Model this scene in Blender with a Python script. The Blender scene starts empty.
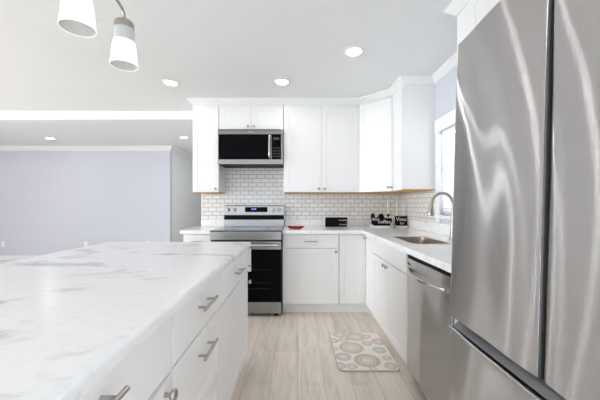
import bpy, bmesh, math, random
from mathutils import Vector, Matrix

random.seed(7)
sc = bpy.context.scene
COL = sc.collection
PI = math.pi
R = math.radians

# ------------------------------------------------------------------ camera
CAM_H = 1.19
cam_d = bpy.data.cameras.new('camera')
cam = bpy.data.objects.new('camera', cam_d)
COL.objects.link(cam)
cam.location = (0, 0, CAM_H)
cam.rotation_euler = (R(90), 0, 0)
cam_d.sensor_width = 36
cam_d.lens = 18.0
cam_d.shift_x = 2.5 / 600
cam_d.shift_y = 4.5 / 600
cam_d.clip_start = 0.02
sc.camera = cam

# ------------------------------------------------------------------ view, world, daylight
sc.view_settings.view_transform = 'Standard'
sc.view_settings.look = 'None'
sc.view_settings.gamma = 1.0
sc.view_settings.use_curve_mapping = False
sc.view_settings.exposure = 0.15
try:
    sc.cycles.use_denoising = True
    sc.cycles.max_bounces = 14
    sc.cycles.diffuse_bounces = 8
    sc.cycles.sample_clamp_indirect = 8
except Exception:
    pass

world = bpy.data.worlds.new('daylight_sky')
sc.world = world
world.use_nodes = True
wb = world.node_tree.nodes['Background']
wb.inputs[0].default_value = (0.86, 0.92, 1.0, 1)
wb.inputs[1].default_value = 3.0

LENS_E = 56.0        # recessed light lenses
BULB_E = 2.5        # island fixture bulbs


def daylight(name, loc, rot, sx, sy, power, col=(0.92, 0.96, 1.0)):
    d = bpy.data.lights.new(name, 'AREA')
    d.shape = 'RECTANGLE'
    d.size = sx
    d.size_y = sy
    d.energy = power
    d.color = col
    o = bpy.data.objects.new(name, d)
    COL.objects.link(o)
    o.location = loc
    o.rotation_euler = rot
    return o


daylight('added_rear_fill', (-3.4, -3.75, 1.15), (R(90), 0, PI), 4.6, 2.1, 450)  # frontal fill added behind the camera, through an invented opening
daylight('added_kitchen_fill', (-0.3, -3.75, 1.15), (R(90), 0, PI), 1.4, 2.1, 190)  # second rear fill, added for the kitchen side
daylight('added_side_fill', (-7.75, 1.0, 1.45), (R(90), 0, R(-90)), 2.8, 1.5, 330)  # side fill added out of view at the left wall
daylight('added_right_fill', (1.62, -1.7, 1.15), (R(90), 0, R(90)), 1.6, 1.9, 62)  # unseen fill added on the right to lift the island face
daylight('sink_window_daylight', (1.62, 2.47, 1.5), (R(90), 0, R(90)), 0.62, 0.74, 10)

# ------------------------------------------------------------------ materials
MATS = {}


def nm(name):
    m = bpy.data.materials.new(name)
    m.use_nodes = True
    nt = m.node_tree
    b = nt.nodes['Principled BSDF']
    MATS[name] = m
    return m, nt, b


def ramp(nt, stops, interp='LINEAR'):
    r = nt.nodes.new('ShaderNodeValToRGB')
    r.color_ramp.interpolation = interp
    el = r.color_ramp.elements
    while len(el) > 1:
        el.remove(el[-1])
    el[0].position, el[0].color = stops[0][0], (*stops[0][1], 1)
    for p, c in stops[1:]:
        e = el.new(p)
        e.color = (*c, 1)
    return r


def simple(name, col, rough=0.5, metal=0.0, noise=0.03, scale=12, bump=0.0, spec=0.5):
    """painted or moulded surface with a slight procedural unevenness"""
    m, nt, b = nm(name)
    tc = nt.nodes.new('ShaderNodeTexCoord')
    n = nt.nodes.new('ShaderNodeTexNoise')
    n.inputs['Scale'].default_value = scale
    n.inputs['Detail'].default_value = 3
    nt.links.new(tc.outputs['Object'], n.inputs['Vector'])
    lo = tuple(max(0, c * (1 - noise)) for c in col)
    hi = tuple(min(1, c * (1 + noise)) for c in col)
    r = ramp(nt, [(0.3, lo), (0.7, hi)])
    nt.links.new(n.outputs['Fac'], r.inputs['Fac'])
    nt.links.new(r.outputs['Color'], b.inputs['Base Color'])
    b.inputs['Roughness'].default_value = rough
    b.inputs['Metallic'].default_value = metal
    b.inputs['Specular IOR Level'].default_value = spec
    if bump:
        bp = nt.nodes.new('ShaderNodeBump')
        bp.inputs['Strength'].default_value = bump
        bp.inputs['Distance'].default_value = 0.002
        n2 = nt.nodes.new('ShaderNodeTexNoise')
        n2.inputs['Scale'].default_value = 180
        nt.links.new(tc.outputs['Object'], n2.inputs['Vector'])
        nt.links.new(n2.outputs['Fac'], bp.inputs['Height'])
        nt.links.new(bp.outputs['Normal'], b.inputs['Normal'])
    return m


def emit(name, col, strength):
    m, nt, b = nm(name)
    b.inputs['Base Color'].default_value = (*col, 1)
    b.inputs['Emission Color'].default_value = (*col, 1)
    b.inputs['Emission Strength'].default_value = strength
    b.inputs['Roughness'].default_value = 0.6
    return m


def steel(name, col=(0.60, 0.60, 0.61), rough=0.3, aniso=0.8, rot=0.0, axis='Z', brush=(3, 3, 260), tex=0.05, hair=0.0):
    m, nt, b = nm(name)
    b.inputs['Metallic'].default_value = 1
    b.inputs['Roughness'].default_value = rough
    tc = nt.nodes.new('ShaderNodeTexCoord')
    mp = nt.nodes.new('ShaderNodeMapping')
    mp.inputs['Scale'].default_value = brush
    n = nt.nodes.new('ShaderNodeTexNoise')
    n.inputs['Scale'].default_value = 1
    n.inputs['Detail'].default_value = 4
    nt.links.new(tc.outputs['Object'], mp.inputs['Vector'])
    nt.links.new(mp.outputs['Vector'], n.inputs['Vector'])
    r = ramp(nt, [(0.25, tuple(c * (1 - tex) for c in col)), (0.75, tuple(min(1, c * (1 + tex)) for c in col))])
    nt.links.new(n.outputs['Fac'], r.inputs['Fac'])
    nt.links.new(r.outputs['Color'], b.inputs['Base Color'])
    if hair:
        bp = nt.nodes.new('ShaderNodeBump')
        bp.inputs['Strength'].default_value = 1
        bp.inputs['Distance'].default_value = hair
        nt.links.new(n.outputs['Fac'], bp.inputs['Height'])
        nt.links.new(bp.outputs['Normal'], b.inputs['Normal'])
    if aniso:
        b.inputs['Anisotropic'].default_value = aniso
        b.inputs['Anisotropic Rotation'].default_value = rot
        t = nt.nodes.new('ShaderNodeTangent')
        t.direction_type = 'RADIAL'
        t.axis = axis
        nt.links.new(t.outputs['Tangent'], b.inputs['Tangent'])
    return m


def stone(name, base, vein, streak_scale=(1.0, 3.2, 1.0), scale=1.6, lo=0.56, hi=0.74, rough=0.16, rotz=0.6, fleck=0.0):
    m, nt, b = nm(name)
    tc = nt.nodes.new('ShaderNodeTexCoord')
    mp = nt.nodes.new('ShaderNodeMapping')
    mp.inputs['Rotation'].default_value = (0, 0, rotz)
    mp.inputs['Scale'].default_value = streak_scale
    nt.links.new(tc.outputs['Object'], mp.inputs['Vector'])
    n = nt.nodes.new('ShaderNodeTexNoise')
    n.inputs['Scale'].default_value = scale
    n.inputs['Detail'].default_value = 7
    n.inputs['Roughness'].default_value = 0.62
    n.inputs['Distortion'].default_value = 0.7
    nt.links.new(mp.outputs['Vector'], n.inputs['Vector'])
    r = ramp(nt, [(lo, base), (hi, vein)])
    nt.links.new(n.outputs['Fac'], r.inputs['Fac'])
    n2 = nt.nodes.new('ShaderNodeTexNoise')
    n2.inputs['Scale'].default_value = 38
    n2.inputs['Detail'].default_value = 5
    nt.links.new(tc.outputs['Object'], n2.inputs['Vector'])
    r2 = ramp(nt, [(0.30, (0.82 - fleck,) * 3), (0.42, (0.97,) * 3), (0.7, (1, 1, 1))])
    nt.links.new(n2.outputs['Fac'], r2.inputs['Fac'])
    mx = nt.nodes.new('ShaderNodeMix')
    mx.data_type = 'RGBA'
    mx.blend_type = 'MULTIPLY'
    mx.inputs[0].default_value = 1
    nt.links.new(r.outputs['Color'], mx.inputs[6])
    nt.links.new(r2.outputs['Color'], mx.inputs[7])
    nt.links.new(mx.outputs[2], b.inputs['Base Color'])
    b.inputs['Roughness'].default_value = rough
    return m


def tile(name, ax, ay):
    m, nt, b = nm(name)
    tc = nt.nodes.new('ShaderNodeTexCoord')
    sp = nt.nodes.new('ShaderNodeSeparateXYZ')
    cb = nt.nodes.new('ShaderNodeCombineXYZ')
    nt.links.new(tc.outputs['Object'], sp.inputs[0])
    nt.links.new(sp.outputs[ax], cb.inputs[0])
    nt.links.new(sp.outputs[ay], cb.inputs[1])
    br = nt.nodes.new('ShaderNodeTexBrick')
    br.offset = 0.5
    br.inputs['Scale'].default_value = 1
    br.inputs['Brick Width'].default_value = 0.104
    br.inputs['Row Height'].default_value = 0.0525
    br.inputs['Mortar Size'].default_value = 0.0032
    br.inputs['Mortar Smooth'].default_value = 0.2
    br.inputs['Color1'].default_value = (0.86, 0.85, 0.83, 1)
    br.inputs['Color2'].default_value = (0.79, 0.78, 0.765, 1)
    br.inputs['Mortar'].default_value = (0.36, 0.35, 0.34, 1)
    nt.links.new(cb.outputs[0], br.inputs['Vector'])
    nt.links.new(br.outputs['Color'], b.inputs['Base Color'])
    mr = nt.nodes.new('ShaderNodeMapRange')
    mr.inputs['To Min'].default_value = 0.12
    mr.inputs['To Max'].default_value = 0.8
    nt.links.new(br.outputs['Fac'], mr.inputs['Value'])
    nt.links.new(mr.outputs[0], b.inputs['Roughness'])
    bp = nt.nodes.new('ShaderNodeBump')
    bp.invert = True
    bp.inputs['Strength'].default_value = 0.6
    bp.inputs['Distance'].default_value = 0.002
    nt.links.new(br.outputs['Fac'], bp.inputs['Height'])
    nt.links.new(bp.outputs['Normal'], b.inputs['Normal'])
    return m


def plank(name):
    m, nt, b = nm(name)
    tc = nt.nodes.new('ShaderNodeTexCoord')
    sp = nt.nodes.new('ShaderNodeSeparateXYZ')
    cb = nt.nodes.new('ShaderNodeCombineXYZ')
    nt.links.new(tc.outputs['Object'], sp.inputs[0])
    nt.links.new(sp.outputs[1], cb.inputs[0])
    nt.links.new(sp.outputs[0], cb.inputs[1])
    br = nt.nodes.new('ShaderNodeTexBrick')
    br.offset = 0.37
    br.inputs['Scale'].default_value = 1
    br.inputs['Brick Width'].default_value = 1.22
    br.inputs['Row Height'].default_value = 0.18
    br.inputs['Mortar Size'].default_value = 0.0012
    br.inputs['Mortar Smooth'].default_value = 0.3
    br.inputs['Color1'].default_value = (0.80, 0.715, 0.625, 1)
    br.inputs['Color2'].default_value = (0.69, 0.615, 0.54, 1)
    br.inputs['Mortar'].default_value = (0.32, 0.28, 0.25, 1)
    nt.links.new(cb.outputs[0], br.inputs['Vector'])
    mp = nt.nodes.new('ShaderNodeMapping')
    mp.inputs['Scale'].default_value = (16, 1.6, 1)
    nt.links.new(tc.outputs['Object'], mp.inputs['Vector'])
    n = nt.nodes.new('ShaderNodeTexNoise')
    n.inputs['Scale'].default_value = 1.4
    n.inputs['Detail'].default_value = 8
    n.inputs['Roughness'].default_value = 0.65
    n.inputs['Distortion'].default_value = 0.9
    nt.links.new(mp.outputs['Vector'], n.inputs['Vector'])
    r = ramp(nt, [(0.30, (0.76, 0.73, 0.70)), (0.5, (0.97, 0.96, 0.95)), (0.75, (1.12, 1.12, 1.12))])
    nt.links.new(n.outputs['Fac'], r.inputs['Fac'])
    mx = nt.nodes.new('ShaderNodeMix')
    mx.data_type = 'RGBA'
    mx.blend_type = 'MULTIPLY'
    mx.inputs[0].default_value = 1
    nt.links.new(br.outputs['Color'], mx.inputs[6])
    nt.links.new(r.outputs['Color'], mx.inputs[7])
    nt.links.new(mx.outputs[2], b.inputs['Base Color'])
    b.inputs['Roughness'].default_value = 0.42
    return m


# printed medallions of the mat: centre x, y and radius in metres from the mat's centre, ink
DISCS = [(0.011, -0.175, 0.103, 0), (-0.072, 0.029, 0.107, 1), (-0.161, -0.119, 0.065, 4), (0.002, 0.233, 0.094, 1), (0.18, 0.137, 0.063, 3), (0.072, 0.104, 0.048, 4), (0.147, -0.014, 0.057, 2), (-0.114, 0.169, 0.046, 4), (-0.136, 0.273, 0.063, 1), (-0.207, 0.156, 0.049, 0), (-0.209, -0.25, 0.051, 3), (-0.119, -0.26, 0.043, 1), (0.166, -0.254, 0.051, 3), (0.172, -0.14, 0.038, 2), (0.026, -0.291, 0.03, 1), (-0.214, 0.005, 0.034, 2), (0.096, 0.233, 0.044, 4)]


def rugmat(name):
    m, nt, b = nm(name)
    tc = nt.nodes.new('ShaderNodeTexCoord')
    inks = [(0.60, 0.47, 0.40), (0.62, 0.53, 0.42), (0.55, 0.57, 0.50), (0.64, 0.50, 0.46), (0.56, 0.52, 0.49)]
    cur = nt.nodes.new('ShaderNodeRGB')
    cur.outputs[0].default_value = (0.84, 0.80, 0.74, 1)
    cur = cur.outputs[0]
    for cx, cy, rad, k in DISCS:
        d = nt.nodes.new('ShaderNodeVectorMath')
        d.operation = 'DISTANCE'
        nt.links.new(tc.outputs['Object'], d.inputs[0])
        d.inputs[1].default_value = (cx, cy, 0.0108)
        q = nt.nodes.new('ShaderNodeMath')
        q.operation = 'DIVIDE'
        nt.links.new(d.outputs['Value'], q.inputs[0])
        q.inputs[1].default_value = rad
        c = inks[k]
        pale = tuple(x * .45 + y * .55 for x, y in zip(c, (0.84, 0.80, 0.74)))
        other = inks[(k + 2) % 5]
        op = tuple(x * .6 + y * .4 for x, y in zip(other, (0.84, 0.80, 0.74)))
        rp = ramp(nt, [(0.0, (0.78, 0.74, 0.62)), (0.2, op), (0.34, (0.82, 0.77, 0.68)), (0.42, c), (0.55, pale), (0.66, c), (0.9, pale)], 'CONSTANT')
        nt.links.new(q.outputs[0], rp.inputs['Fac'])
        lt = nt.nodes.new('ShaderNodeMath')
        lt.operation = 'LESS_THAN'
        nt.links.new(q.outputs[0], lt.inputs[0])
        lt.inputs[1].default_value = 1.0
        mx = nt.nodes.new('ShaderNodeMix')
        mx.data_type = 'RGBA'
        nt.links.new(lt.outputs[0], mx.inputs[0])
        nt.links.new(cur, mx.inputs[6])
        nt.links.new(rp.outputs['Color'], mx.inputs[7])
        cur = mx.outputs[2]
    nt.links.new(cur, b.inputs['Base Color'])
    b.inputs['Roughness'].default_value = 0.9
    n = nt.nodes.new('ShaderNodeTexNoise')
    n.inputs['Scale'].default_value = 300
    nt.links.new(tc.outputs['Object'], n.inputs['Vector'])
    bp = nt.nodes.new('ShaderNodeBump')
    bp.inputs['Strength'].default_value = 0.3
    bp.inputs['Distance'].default_value = 0.002
    nt.links.new(n.outputs['Fac'], bp.inputs['Height'])
    nt.links.new(bp.outputs['Normal'], b.inputs['Normal'])
    return m


def glassmat(name, tint=(1, 1, 1), gloss=0.08, rough=0.02):
    m, nt, b = nm(name)
    nt.nodes.remove(b)
    out = nt.nodes['Material Output']
    t = nt.nodes.new('ShaderNodeBsdfTransparent')
    t.inputs[0].default_value = (*tint, 1)
    g = nt.nodes.new('ShaderNodeBsdfGlossy')
    g.inputs['Roughness'].default_value = rough
    mx = nt.nodes.new('ShaderNodeMixShader')
    lw = nt.nodes.new('ShaderNodeLayerWeight')
    lw.inputs['Blend'].default_value = 0.25
    ma = nt.nodes.new('ShaderNodeMath')
    ma.operation = 'MULTIPLY_ADD'
    ma.inputs[1].default_value = 0.5
    ma.inputs[2].default_value = gloss
    nt.links.new(lw.outputs['Fresnel'], ma.inputs[0])
    nt.links.new(ma.outputs[0], mx.inputs[0])
    nt.links.new(t.outputs[0], mx.inputs[1])
    nt.links.new(g.outputs[0], mx.inputs[2])
    nt.links.new(mx.outputs[0], out.inputs['Surface'])
    return m


def frosted(name, col, e):
    """milky shade glass lit by its bulb"""
    m, nt, b = nm(name)
    b.inputs['Base Color'].default_value = (*col, 1)
    b.inputs['Roughness'].default_value = 0.35
    b.inputs['Emission Color'].default_value = (1.0, 0.99, 0.97, 1)
    b.inputs['Emission Strength'].default_value = e
    return m


M_CEIL = simple('ceiling_paint', (0.79, 0.805, 0.815), 0.8, noise=0.01, bump=0.05)
M_WALL = simple('lavender_grey_paint', (0.63, 0.64, 0.705), 0.7, noise=0.012, bump=0.05)
M_WALLW = simple('pale_grey_paint', (0.80, 0.81, 0.82), 0.7, noise=0.012, bump=0.05)
M_TRIM = simple('white_trim_paint', (0.86, 0.86, 0.86), 0.4, noise=0.008)
M_CAB = simple('white_cabinet_lacquer', (0.835, 0.83, 0.825), 0.32, noise=0.008, scale=5)
M_WOOD = simple('raw_birch_plywood', (0.62, 0.36, 0.14), 0.6, noise=0.15, scale=30)
M_TOE = simple('toe_kick_paint', (0.86, 0.86, 0.86), 0.5, noise=0.01)
M_MARBLE = stone('white_marble', (0.83, 0.83, 0.83), (0.38, 0.38, 0.40), (1.0, 1.7, 1), 2.7, 0.54, 0.72, 0.22, -0.9, fleck=-.1)
M_QUARTZ = stone('flecked_quartz', (0.90, 0.90, 0.898), (0.6, 0.6, 0.61), (1, 2.0, 1), 4.5, 0.58, 0.82, 0.15, 0.8, fleck=0.05)
M_TILE_B = tile('subway_tile_back', 0, 2)
M_TILE_R = tile('subway_tile_side', 1, 2)
M_FLOOR = plank('greige_vinyl_plank')
M_STEEL = steel('brushed_steel', (0.33, 0.328, 0.325), 0.26, 0.0)


def brushed_sheet(name, col, r, aniso, mixf):
    """sheet steel brushed crosswise: highlights smear up and down"""
    m, nt, b = nm(name)
    nt.nodes.remove(b)
    out = nt.nodes['Material Output']
    tc = nt.nodes.new('ShaderNodeTexCoord')
    mp = nt.nodes.new('ShaderNodeMapping')
    mp.inputs['Scale'].default_value = (2, 2, 40)
    n = nt.nodes.new('ShaderNodeTexNoise')
    n.inputs['Scale'].default_value = 1.5
    nt.links.new(tc.outputs['Object'], mp.inputs['Vector'])
    nt.links.new(mp.outputs['Vector'], n.inputs['Vector'])
    rr = ramp(nt, [(0.2, tuple(c * .97 for c in col)), (0.8, tuple(c * 1.03 for c in col))])
    nt.links.new(n.outputs['Fac'], rr.inputs['Fac'])
    t = nt.nodes.new('ShaderNodeTangent')
    t.direction_type = 'RADIAL'
    t.axis = 'Z'
    sh = []
    for rough, an in ((r, aniso), (.34, .45)):
        g = nt.nodes.new('ShaderNodeBsdfAnisotropic')
        g.distribution = 'GGX'
        g.inputs['Roughness'].default_value = rough
        g.inputs['Anisotropy'].default_value = an
        nt.links.new(rr.outputs['Color'], g.inputs['Color'])
        nt.links.new(t.outputs['Tangent'], g.inputs['Tangent'])
        sh.append(g)
    mx = nt.nodes.new('ShaderNodeMixShader')
    mx.inputs[0].default_value = mixf
    nt.links.new(sh[0].outputs[0], mx.inputs[1])
    nt.links.new(sh[1].outputs[0], mx.inputs[2])
    nt.links.new(mx.outputs[0], out.inputs['Surface'])
    return m


M_FRIDGE = brushed_sheet('refrigerator_steel', (0.70, 0.68, 0.665), 0.22, 0.89, 0.05)
M_FRIDGE_DARK = steel('pocket_grip_steel', (0.22, 0.22, 0.23), 0.35, 0.0)
M_SINK = steel('sink_steel', (0.62, 0.56, 0.51), 0.38, 0.0)
M_CHROME = steel('polished_steel', (0.6, 0.6, 0.6), 0.12, 0.0)
M_NICKEL = steel('satin_nickel', (0.46, 0.43, 0.40), 0.28, 0.0, tex=0.03)
M_BLACKGLASS = simple('black_oven_glass', (0.003, 0.003, 0.0035), 0.3, noise=0.0, spec=0.04)
M_COOKTOP = simple('ceramic_cooktop_glass', (0.10, 0.10, 0.10), 0.1, noise=0.0)  # even grey stands in for the bright reflection on dark glass
M_BLACK = simple('black_plastic', (0.004, 0.004, 0.0045), 0.5, noise=0.02, spec=0.12)
M_DARK = simple('charcoal_plastic', (0.05, 0.05, 0.052), 0.5, noise=0.05)
M_GASKET = simple('rubber_gasket', (0.02, 0.02, 0.02), 0.7, noise=0.05)
M_LENS = emit('led_lens', (0.97, 0.985, 1.0), LENS_E)
M_BULB = emit('bulb_glow', (1.0, 0.97, 0.92), BULB_E)
M_SHADE = frosted('milk_glass_shade', (0.85, 0.85, 0.85), 0.5)  # glow put into the glass as emission
M_SHADE_IN = simple('shade_inner_glass', (0.62, 0.62, 0.62), 0.5, noise=0.01)
M_CLEAR = glassmat('clear_glass', (0.97, 0.98, 0.98), 0.05)
M_BLUE = emit('blue_display', (0.25, 0.35, 1.0), 1.6)
M_WHITEP = simple('white_plastic', (0.86, 0.86, 0.86), 0.4, noise=0.01)
M_RED = simple('red_ceramic', (0.28, 0.006, 0.02), 0.18, noise=0.05)
M_REDM = simple('red_sticker', (0.6, 0.05, 0.08), 0.5, noise=0.02)
M_WAX = simple('cream_wax', (0.78, 0.74, 0.50), 0.55, noise=0.03)
M_INK = simple('white_lettering', (0.85, 0.85, 0.85), 0.6, noise=0.01)
M_VASE = simple('sage_ceramic', (0.27, 0.29, 0.24), 0.5, noise=0.25, scale=60)
M_BROWN = simple('bronze_glaze', (0.16, 0.09, 0.05), 0.4, noise=0.1)
M_RUG = rugmat('medallion_print')
M_RUGE = simple('rug_binding', (0.55, 0.50, 0.33), 0.9, noise=0.1)
M_BLIND = simple('white_vinyl_blind', (0.86, 0.86, 0.85), 0.5, noise=0.01)
M_SLOT = simple('outlet_slot', (0.05, 0.05, 0.05), 0.6, noise=0.0)

# ------------------------------------------------------------------ mesh helpers


def B():
    return bmesh.new()


def box(bm, x0, x1, y0, y1, z0, z1, bev=0.0, seg=2):
    t = bmesh.new()
    v = [t.verts.new(p) for p in ((x0, y0, z0), (x1, y0, z0), (x1, y1, z0), (x0, y1, z0),
                                  (x0, y0, z1), (x1, y0, z1), (x1, y1, z1), (x0, y1, z1))]
    for f in ((0, 3, 2, 1), (4, 5, 6, 7), (0, 1, 5, 4), (1, 2, 6, 5), (2, 3, 7, 6), (3, 0, 4, 7)):
        t.faces.new([v[i] for i in f])
    if bev:
        bmesh.ops.bevel(t, geom=list(t.edges), offset=bev, segments=seg, profile=0.5, affect='EDGES')
    merge(bm, t)
    return bm


def merge(bm, t, M=None):
    if M is not None:
        t.transform(M)
    me = bpy.data.meshes.new('tmp')
    t.to_mesh(me)
    t.free()
    bm.from_mesh(me)
    bpy.data.meshes.remove(me)


def lathe(bm, prof, n=24, M=None, sx=1, sy=1):
    """prof: (radius, z) from bottom to top, closed at zero radii"""
    t = bmesh.new()
    rings = []
    for r, z in prof:
        if r < 1e-6:
            rings.append([t.verts.new((0, 0, z))])
        else:
            rings.append([t.verts.new((r * sx * math.cos(2 * PI * k / n), r * sy * math.sin(2 * PI * k / n), z)) for k in range(n)])
    for a, b in zip(rings, rings[1:]):
        for k in range(n):
            k2 = (k + 1) % n
            if len(a) == 1 and len(b) == 1:
                continue
            if len(a) == 1:
                t.faces.new((a[0], b[k2], b[k]))
            elif len(b) == 1:
                t.faces.new((a[k], a[k2], b[0]))
            else:
                t.faces.new((a[k], a[k2], b[k2], b[k]))
    bmesh.ops.recalc_face_normals(t, faces=t.faces)
    merge(bm, t, M)
    return bm


def tube(bm, pts, rad, n=12):
    pts = [Vector(p) for p in pts]
    rads = rad if isinstance(rad, (list, tuple)) else [rad] * len(pts)
    t = bmesh.new()
    up = None
    rings = []
    for i, p in enumerate(pts):
        d = (pts[min(i + 1, len(pts) - 1)] - pts[max(i - 1, 0)]).normalized()
        if up is None:
            up = Vector((0, 0, 1)) if abs(d.z) < 0.9 else Vector((1, 0, 0))
        s = d.cross(up).normalized()
        up = s.cross(d).normalized()
        rings.append([t.verts.new(p + rads[i] * (math.cos(2 * PI * k / n) * s + math.sin(2 * PI * k / n) * up)) for k in range(n)])
    for a, b in zip(rings, rings[1:]):
        for k in range(n):
            t.faces.new((a[k], a[(k + 1) % n], b[(k + 1) % n], b[k]))
    t.faces.new(rings[0][::-1])
    t.faces.new(rings[-1])
    bmesh.ops.recalc_face_normals(t, faces=t.faces)
    merge(bm, t)
    return bm


def smooth_path(ctrl, n=8):
    """Catmull-Rom through the control points"""
    P = [Vector(c) for c in ctrl]
    P = [2 * P[0] - P[1]] + P + [2 * P[-1] - P[-2]]
    out = []
    for i in range(1, len(P) - 2):
        for k in range(n):
            t = k / n
            a, b, c, d = P[i - 1], P[i], P[i + 1], P[i + 2]
            out.append(0.5 * ((2 * b) + (c - a) * t + (2 * a - 5 * b + 4 * c - d) * t * t + (3 * b - a - 3 * c + d) * t ** 3))
    out.append(P[-2])
    return out


def prism(bm, poly, z0, z1, bev=0.0, M=None):
    t = bmesh.new()
    a = [t.verts.new((x, y, z0)) for x, y in poly]
    b = [t.verts.new((x, y, z1)) for x, y in poly]
    t.faces.new(a[::-1])
    t.faces.new(b)
    n = len(poly)
    for k in range(n):
        t.faces.new((a[k], a[(k + 1) % n], b[(k + 1) % n], b[k]))
    bmesh.ops.recalc_face_normals(t, faces=t.faces)
    if bev:
        bmesh.ops.bevel(t, geom=list(t.edges), offset=bev, segments=2, profile=0.5, affect='EDGES')
    merge(bm, t, M)
    return bm


def slab(bm, us, vs, holes, w0, w1, axes='xyz', round_hole=0.0, bev=0.0, seg=2, keep=None):
    """a plate gridded at us x vs, cells in holes left open; axes maps (u,v,w) to world axes"""
    t = bmesh.new()
    nu, nv = len(us) - 1, len(vs) - 1
    solid = {(i, j) for i in range(nu) for j in range(nv) if (i, j) not in holes}
    vt = {}

    def V(i, j, k):
        if (i, j, k) not in vt:
            c = {axes[0]: us[i], axes[1]: vs[j], axes[2]: (w0, w1)[k]}
            vt[(i, j, k)] = t.verts.new((c['x'], c['y'], c['z']))
        return vt[(i, j, k)]
    for i, j in solid:
        t.faces.new((V(i, j, 0), V(i, j + 1, 0), V(i + 1, j + 1, 0), V(i + 1, j, 0)))
        t.faces.new((V(i, j, 1), V(i + 1, j, 1), V(i + 1, j + 1, 1), V(i, j + 1, 1)))
        for (di, dj, a, b) in ((-1, 0, (i, j + 1), (i, j)), (1, 0, (i + 1, j), (i + 1, j + 1)),
                               (0, -1, (i, j), (i + 1, j)), (0, 1, (i + 1, j + 1), (i, j + 1))):
            if (i + di, j + dj) not in solid:
                t.faces.new((V(*a, 0), V(*b, 0), V(*b, 1), V(*a, 1)))
    bmesh.ops.recalc_face_normals(t, faces=t.faces)
    if round_hole:
        es = []
        for e in t.edges:
            a, b = e.verts
            if abs(a.co.z - b.co.z) > 1e-5 and abs(a.co.x - b.co.x) < 1e-6 and abs(a.co.y - b.co.y) < 1e-6:
                for (hi, hj) in holes:
                    if us[hi] - 1e-6 <= a.co.x <= us[hi + 1] + 1e-6 and vs[hj] - 1e-6 <= a.co.y <= vs[hj + 1] + 1e-6 and len(e.link_faces) == 2 \
                            and keep and keep(a.co):
                        es.append(e)
                        break
        if es:
            bmesh.ops.bevel(t, geom=es, offset=round_hole, segments=5, profile=0.5, affect='EDGES')
    bmesh.ops.dissolve_limit(t, angle_limit=0.01, verts=t.verts, edges=t.edges)
    if bev:
        es = [e for e in t.edges if len(e.link_faces) == 2 and e.calc_face_angle(0) > 1.0
              and all(abs({'x': v.co.x, 'y': v.co.y, 'z': v.co.z}[axes[2]] - w1) < 1e-5 for v in e.verts)]
        bmesh.ops.bevel(t, geom=es, offset=bev, segments=seg, profile=0.5, affect='EDGES')
    merge(bm, t)
    return bm


def sweep(bm, path, prof, z, closed=False):
    """moulding: prof = (out, down) swept along path in the XY plane; out is to the right of the path"""
    t = bmesh.new()
    P = [Vector((p[0], p[1])) for p in path]
    rows = []
    n = len(P)
    for i, p in enumerate(P):
        d0 = (P[i] - P[i - 1]).normalized() if i > 0 else None
        d1 = (P[i + 1] - P[i]).normalized() if i < n - 1 else None
        if d0 is None:
            d0 = d1
        if d1 is None:
            d1 = d0
        n0 = Vector((d0.y, -d0.x))
        n1 = Vector((d1.y, -d1.x))
        m = (n0 + n1)
        m = m / max(0.2, m.dot(n0))
        rows.append([t.verts.new((p.x + m.x * o, p.y + m.y * o, z - dn)) for o, dn in prof])
    k = len(prof)
    for a, b in zip(rows, rows[1:]):
        for j in range(k):
            t.faces.new((a[j], a[(j + 1) % k], b[(j + 1) % k], b[j]))
    t.faces.new(rows[0])
    t.faces.new(rows[-1][::-1])
    bmesh.ops.recalc_face_normals(t, faces=t.faces)
    merge(bm, t)
    return bm


def obj(name, bm, mat, parent=None, label=None, angle=35):
    me = bpy.data.meshes.new(name)
    bm.to_mesh(me)
    bm.free()
    me.materials.append(mat)
    for p in me.polygons:
        p.use_smooth = True
    try:
        me.set_sharp_from_angle(angle=R(angle))
    except Exception:
        pass
    o = bpy.data.objects.new(name, me)
    COL.objects.link(o)
    wn = o.modifiers.new('face_weighted_normals', 'WEIGHTED_NORMAL')
    wn.keep_sharp = True
    wn.weight = 80
    if parent is not None:
        o.parent = parent
    if label:
        o['label'] = label
    return o


def struct(name, bm, mat, parent=None):
    o = obj(name, bm, mat, parent)
    if parent is None:
        o['kind'] = 'structure'
    return o


def thing(name, label, cat, loc=(0, 0, 0), rz=0.0, group=None):
    o = bpy.data.objects.new(name, None)
    o.empty_display_size = 0.1
    COL.objects.link(o)
    o.location = loc
    o.rotation_euler = (0, 0, rz)
    o['label'] = label
    o['category'] = cat
    if group:
        o['group'] = group
    return o


def tag(o, label, cat, group=None, loc=None):
    o['label'] = label
    o['category'] = cat
    if group:
        o['group'] = group
    return o


def copy_tree(o, parent=None):
    c = o.copy()
    COL.objects.link(c)
    if parent is not None:
        c.parent = parent
    for ch in list(o.children):
        copy_tree(ch, c)
    return c


def text(name, body, size, M, mat, parent, depth=0.0006, align='CENTER'):
    cu = bpy.data.curves.new(name, 'FONT')
    cu.body = body
    cu.size = size
    cu.align_x = align
    cu.align_y = 'CENTER'
    cu.extrude = depth
    cu.resolution_u = 3
    to = bpy.data.objects.new(name + '_tmp', cu)
    COL.objects.link(to)
    bpy.context.view_layer.update()
    me = bpy.data.meshes.new_from_object(to.evaluated_get(bpy.context.evaluated_depsgraph_get()))
    bpy.data.objects.remove(to)
    bpy.data.curves.remove(cu)
    me.transform(M)
    me.materials.clear()
    me.materials.append(mat)
    o = bpy.data.objects.new(name, me)
    COL.objects.link(o)
    o.parent = parent
    return o


# text standing upright facing local -y
UPRIGHT = Matrix.Rotation(R(90), 4, 'X')

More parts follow.
